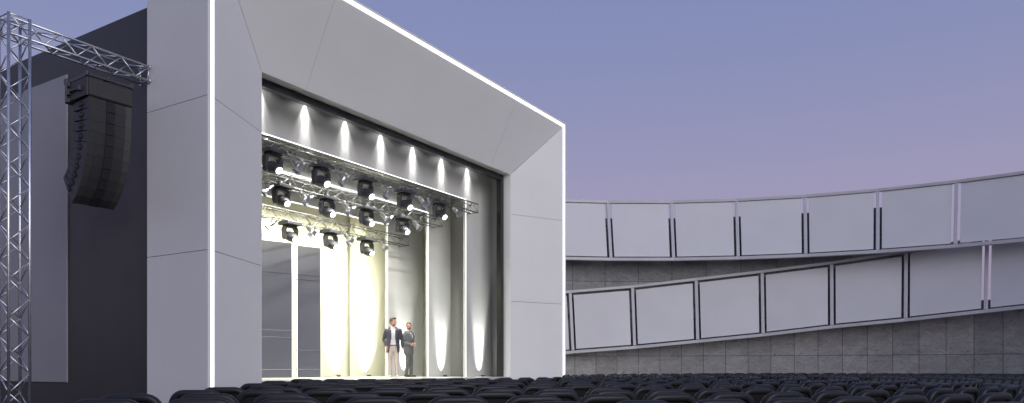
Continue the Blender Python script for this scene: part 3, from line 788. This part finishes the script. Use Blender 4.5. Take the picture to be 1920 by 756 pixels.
def make_person(name, label, ht, loc, rz, headturn, arms, mats, jacket_open, beardfull, stance):
    s_ = ht/1.80
    HC = Vector((0, -.012, 1.685))
    Hr = Matrix.Rotation(headturn, 3, 'Z')
    def hp(x, y, z): return HC+Hr @ Vector((x, y, z))
    body = MB()
    torso(body, -.004)
    body.tube([(0, .02, 1.44), (0, .012, 1.52), hp(0, .015, -.07)], [.072, .060, .056], 14)
    # head
    def hell(c, r_, rot=None):
        RR = Hr if rot is None else Hr @ rot
        body.ell(hp(*c), r_, 18, 12, RR)
    hell((0, .012, .03), (.076, .094, .090)); hell((0, -.018, -.035), (.064, .074, .082)); hell((0, -.048, -.085), (.040, .040, .034))
    hell((0, -.078, .020), (.052, .018, .012))                                        # brow
    body.tube([hp(0, -.086, .022), hp(0, -.104, -.012), hp(0, -.108, -.030)], [.009, .013, .015], 8)   # nose
    for sx in (-1, 1):
        hell((sx*.014, -.094, -.034), (.009, .010, .008)); hell((sx*.076, .018, -.008), (.012, .022, .034)); hell((sx*.042, -.062, -.018), (.022, .018, .020))
    # legs
    for (hx, kn, an) in stance:
        capchain(body, [Vector(hx), Vector(kn), Vector(an)], [.080, .052, .038])
        body.ell((an[0], an[1]-.03, .045), (.028, .07, .03))
    for arm in arms:
        sh_, el, wr = (Vector(q) for q in arm['pts'])
        capchain(body, [sh_, sh_.lerp(el, .5), el, wr], [.050, .045, .037, .026])
        hand(body, wr, *arm['hand'])
    bo = remesh(body, 'person', mats['skin'], None, .0055, 2)
    bo.name = 'person'
    # trousers
    t = MB(); torso(t, .010, .80, .98)
    for (hx, kn, an) in stance:
        hx, kn, an = Vector(hx), Vector(kn), Vector(an)
        a2 = an+Vector((0, 0, -.012))
        capchain(t, [hx, hx.lerp(kn, .5), kn, kn.lerp(an, .35), an.lerp(kn, .12)], [.097, .086, .068, .064, .056])
        t.tube([an.lerp(kn, .2), a2], [.056, .059], 14)
    remesh(t, 'trousers', mats['trousers'], bo, .009, 3)
    # shoes
    for (hx, kn, an) in stance:
        sm = MB(); x, y = an[0], an[1]
        tx_ = 1 if x > 0 else -1
        rot = Matrix.Rotation(tx_*R(9), 3, 'Z')
        for (c, r_) in (((0, .03, .045), (.040, .045, .045)), ((0, -.06, .036), (.044, .075, .034)), ((0, -.13, .03), (.042, .055, .027))):
            cc = rot @ Vector(c); sm.ell((x+cc.x, y+cc.y, c[2]), r_, 14, 8, rot)
        so = remesh(sm, 'shoe', mats['shoe'], bo, .007, 2)
    # shirt
    sm = MB(); torso(sm, .010, .95, 1.48); sm.tube([(0, .016, 1.44), (0, .014, 1.50), (0, .010, 1.535)], [.080, .072, .064], 18)
    remesh(sm, 'shirt', mats['shirt'], bo, .009, 2)
    if jacket_open:
        b_ = MB(); n = 24
        b_.loft([[Vector((rx*math.cos(2*PI*k/n), ry*math.sin(2*PI*k/n)-.002, z)) for k in range(n)] for (z, rx, ry) in ((.957, .183, .132), (.957, .188, .137), (.992, .187, .136), (.992, .182, .131))]); b_.build('belt', mats['belt'], bo)
        MB().box((.0, -.139, .974), (.045, .01, .036)).build('belt_buckle', M['chrome'], bo, bevel=.003)
        for k in range(6):
            MB().ell((.0, -.135+.0*k-(.002 if k > 2 else 0), 1.03+.075*k), (.006, .004, .006), 8, 5).build('button', M['eye'], bo)
    # jacket
    j = MB(); n = 40
    prof = [(.755, .180, .128, 0, .72), (.82, .180, .125, 0, .64), (.90, .186, .130, 0, .58), (1.0, .178, .126, 0, .47), (1.10, .172, .122, -.004, .40), (1.22, .180, .128, -.006, .42), (1.34, .196, .132, 0, .52), (1.42, .200, .124, .006, .50), (1.47, .172, .106, .012, .52), (1.50, .120, .090, .016, .58), (1.535, .084, .080, .018, .80)]
    rin, rout = [], []
    for (z, rx, ry, cy_, op) in prof:
        a_open = op if jacket_open else (.02 if z < 1.2 else max(.02, (z-1.2)*1.6))
        f = lambda g_: [Vector(((rx+g_)*math.sin(a), cy_-(ry+g_)*math.cos(a), z)) for a in [a_open+(2*PI-2*a_open)*k/(n-1) for k in range(n)]]
        rout.append(f(.026)); rin.append(f(.002))
    vs = []; fs = []
    m = len(prof)
    for r_ in rout+rin: vs += r_
    ix = lambda lay, i, k: (lay*m+i)*n+k
    for i in range(m-1):
        for k in range(n-1):
            fs.append((ix(0, i, k), ix(0, i, k+1), ix(0, i+1, k+1), ix(0, i+1, k))); fs.append((ix(1, i, k), ix(1, i+1, k), ix(1, i+1, k+1), ix(1, i, k+1)))
        fs.append((ix(0, i, 0), ix(0, i+1, 0), ix(1, i+1, 0), ix(1, i, 0))); fs.append((ix(0, i, n-1), ix(1, i, n-1), ix(1, i+1, n-1), ix(0, i+1, n-1)))
    for k in range(n-1):
        fs.append((ix(0, 0, k), ix(1, 0, k), ix(1, 0, k+1), ix(0, 0, k+1))); fs.append((ix(0, m-1, k), ix(0, m-1, k+1), ix(1, m-1, k+1), ix(1, m-1, k)))
    j.add(vs, fs)
    # lapels
    for sx in (-1, 1):
        j.slab([Vector((sx*.055, -.135, 1.50)), Vector((sx*.135, -.145, 1.36)), Vector((sx*.075, -.160, 1.12)), Vector((sx*.055, -.155, 1.16))][::sx], .016)
    for arm in arms:
        sh_, el, wr = (Vector(q) for q in arm['pts'])
        w2 = el.lerp(wr, arm.get('cuff', .93))
        capchain(j, [sh_+Vector((-.02 if sh_.x > 0 else .02, 0, -.015)), sh_, sh_.lerp(el, .5), el], [.068, .069, .062, .054])
        j.tube([el, el.lerp(w2, .5), w2], [.054, .049, .044], 14)
    remesh(j, 'jacket', mats['jacket'], bo, .0085, 2)
    # shirt collar and cuffs
    cl_ = MB(); nn_ = 22
    cl_.loft([[Vector((r_*math.sin(a), .010-r_*math.cos(a), z)) for a in [.22+(2*PI-.44)*k/(nn_-1) for k in range(nn_)]] for (z, r_) in ((1.515, .078), (1.548, .066), (1.550, .072), (1.505, .094))], closed=False, cap=False)
    cl_.build('collar', mats['shirt'], bo)
    # hair
    hm = MB()
    def he(c, r_): hm.ell(hp(*c), r_, 18, 12, Hr)
    he((0, .026, .048), (.082, .094, .086)); he((0, .055, .0), (.074, .070, .075))
    if not beardfull: he((0, -.030, .112), (.062, .060, .032)); he((.02, -.060, .105), (.045, .036, .026))
    else: he((0, -.022, .100), (.062, .062, .030))
    for sx in (-1, 1): he((sx*.070, .0, .03), (.014, .035, .045))
    ho = remesh(hm, 'hair', mats['hair'], bo, .0065, 2)
    # keep the face clear: push hair vertices in front of the hairline back
    inv = Hr.inverted()
    for v in ho.data.vertices:
        q = inv @ (v.co-HC)
        line = .075 if abs(q.x) < .055 else .03
        if q.y < -.035 and q.z < line: q.y = max(q.y, -.035); q.x *= .9; v.co = HC+Hr @ q
    bm_ = MB()
    def be(c, r_): bm_.ell(hp(*c), r_, 16, 10, Hr)
    if beardfull:
        be((0, -.034, -.088), (.056, .056, .046)); be((0, -.020, -.07), (.066, .066, .04)); be((0, -.088, -.046), (.030, .018, .010))
    else:
        be((0, -.026, -.088), (.055, .060, .040)); be((0, -.086, -.046), (.026, .016, .007))
    remesh(bm_, 'beard', mats['beard'], bo, .006, 2)
    for sx in (-1, 1):
        ey = MB().ell(hp(sx*.032, -.083, .003), (.013, .008, .0075), 10, 6, Hr).build('eye', M['eye'], bo)
        MB().ell(hp(sx*.033, -.090, .026), (.020, .008, .0055), 10, 6, Hr).build('eyebrow', mats['hair'], bo)
    MB().ell(hp(0, -.097, -.060), (.022, .010, .006), 10, 6, Hr).build('mouth', M['lip'], bo)
    bo.scale = (s_, s_, s_); bo.location = loc; bo.rotation_euler = (0, 0, rz)
    tag(bo, label, 'man', 'two men talking on the stage')
    return bo
m1 = dict(skin=M['skin'], trousers=M['beige'], shoe=M['shoe_white'], shirt=M['shirt'], belt=M['belt'], jacket=M['navy'], hair=M['hair1'], beard=M['beard1'])
m2 = dict(skin=M['skin'], trousers=M['grey'], shoe=M['shoe_dark'], shirt=M['shirt'], belt=M['belt'], jacket=M['grey'], hair=M['hair2'], beard=M['hair2'])
arm_pocket = dict(pts=[(-.20, .005, 1.425), (-.275, .055, 1.15), (-.20, -.07, .945)], hand=((.10, -.05, -.99), (1, 0, 0), .15, (.2, -1, 0)), cuff=.97)
arm_hang = dict(pts=[(.20, .005, 1.425), (.275, .03, 1.14), (.285, -.03, .885)], hand=((.02, -.12, -.99), (-1, -.1, 0), .35, (-.1, -1, -.1)))
st1 = [((-.085, 0, .88), (-.100, -.015, .49), (-.085, .01, .085)), ((.085, 0, .88), (.105, -.02, .49), (.115, .0, .085))]
make_person('person', 'man in open navy jacket, white shirt and beige trousers, looking aside, hand in pocket', 1.81, (-.158*23.0, 23.0, FL+.002), R(10), R(52), [arm_pocket, arm_hang], m1, True, False, st1)
arm_a = dict(pts=[(-.20, .01, 1.425), (-.255, .06, 1.14), (-.11, -.165, 1.06)], hand=((.93, -.36, .0), (.2, .2, -1), .45, (-.3, -.2, 1)))
arm_b = dict(pts=[(.20, .01, 1.425), (.245, .05, 1.14), (.11, -.175, 1.045)], hand=((-.93, -.36, -.05), (-.2, .2, -1), .45, (.3, -.2, 1)))
st2 = [((-.08, 0, .88), (-.09, -.02, .49), (-.085, .04, .085)), ((.08, 0, .88), (.085, -.05, .49), (.085, -.05, .085))]
X2 = -.1375*24.4
make_person('person', 'bearded man in a grey suit turned sideways with his hands held at his waist', 1.76, (X2, 24.4, FL+.002), R(68), R(-40), [arm_a, arm_b], m2, False, True, st2)

# ------------------------------------------------------------------ sky and sun
w = bpy.data.worlds.new('World'); sc.world = w; w.use_nodes = True
nt = w.node_tree; N = nt.nodes; Lk = nt.links
bg = N['Background']
SUN_AZ, SUN_EL = R(149), R(14)
sky = N.new('ShaderNodeTexSky'); sky.sky_type = 'NISHITA'; sky.sun_disc = False; sky.sun_elevation = SUN_EL; sky.sun_rotation = SUN_AZ
tc = N.new('ShaderNodeTexCoord'); sx = N.new('ShaderNodeSeparateXYZ'); Lk.new(tc.outputs['Generated'], sx.inputs[0])
rp = N.new('ShaderNodeValToRGB'); rp.color_ramp.interpolation = 'B_SPLINE'
stops = [(0, (150, 136, 154)), (.10, (162, 148, 174)), (.20, (168, 159, 190)), (.30, (150, 152, 190)), (.42, (136, 146, 191)), (.6, (126, 139, 188)), (1, (112, 128, 180))]
el = rp.color_ramp.elements
while len(el) < len(stops): el.new(.5)
for e_, (p, c) in zip(el, stops): e_.position = p; e_.color = lin(*c)
Lk.new(sx.outputs['Z'], rp.inputs['Fac'])
mxs = N.new('ShaderNodeVectorMath'); mxs.operation = 'SCALE'; mxs.inputs['Scale'].default_value = .005
Lk.new(sky.outputs[0], mxs.inputs[0])
ad = N.new('ShaderNodeVectorMath'); ad.operation = 'ADD'
sc1 = N.new('ShaderNodeVectorMath'); sc1.operation = 'SCALE'; sc1.inputs['Scale'].default_value = .90
Lk.new(rp.outputs[0], sc1.inputs[0]); Lk.new(sc1.outputs[0], ad.inputs[0]); Lk.new(mxs.outputs[0], ad.inputs[1])
Lk.new(ad.outputs[0], bg.inputs['Color']); bg.inputs['Strength'].default_value = 1.0
sl = bpy.data.lights.new('dusk_sun', 'SUN'); sl.energy = 1.75; sl.angle = R(40); sl.color = (1, .985, .97)
so = bpy.data.objects.new('dusk_sun', sl); COL.objects.link(so)
dirv = Vector((math.sin(SUN_AZ)*math.cos(SUN_EL), math.cos(SUN_AZ)*math.cos(SUN_EL), math.sin(SUN_EL)))
so.rotation_euler = dirv.to_track_quat('Z', 'Y').to_euler()

sc.render.engine = 'CYCLES'
sc.cycles.use_denoising = True
sc.cycles.max_bounces = 7; sc.cycles.diffuse_bounces = 4; sc.cycles.glossy_bounces = 3
sc.cycles.sample_clamp_indirect = 6
sc.cycles.caustics_reflective = False; sc.cycles.caustics_refractive = False
vs_ = sc.view_settings; vs_.view_transform = 'Standard'; vs_.look = 'None'; vs_.exposure = 0; vs_.gamma = 1; vs_.use_curve_mapping = False
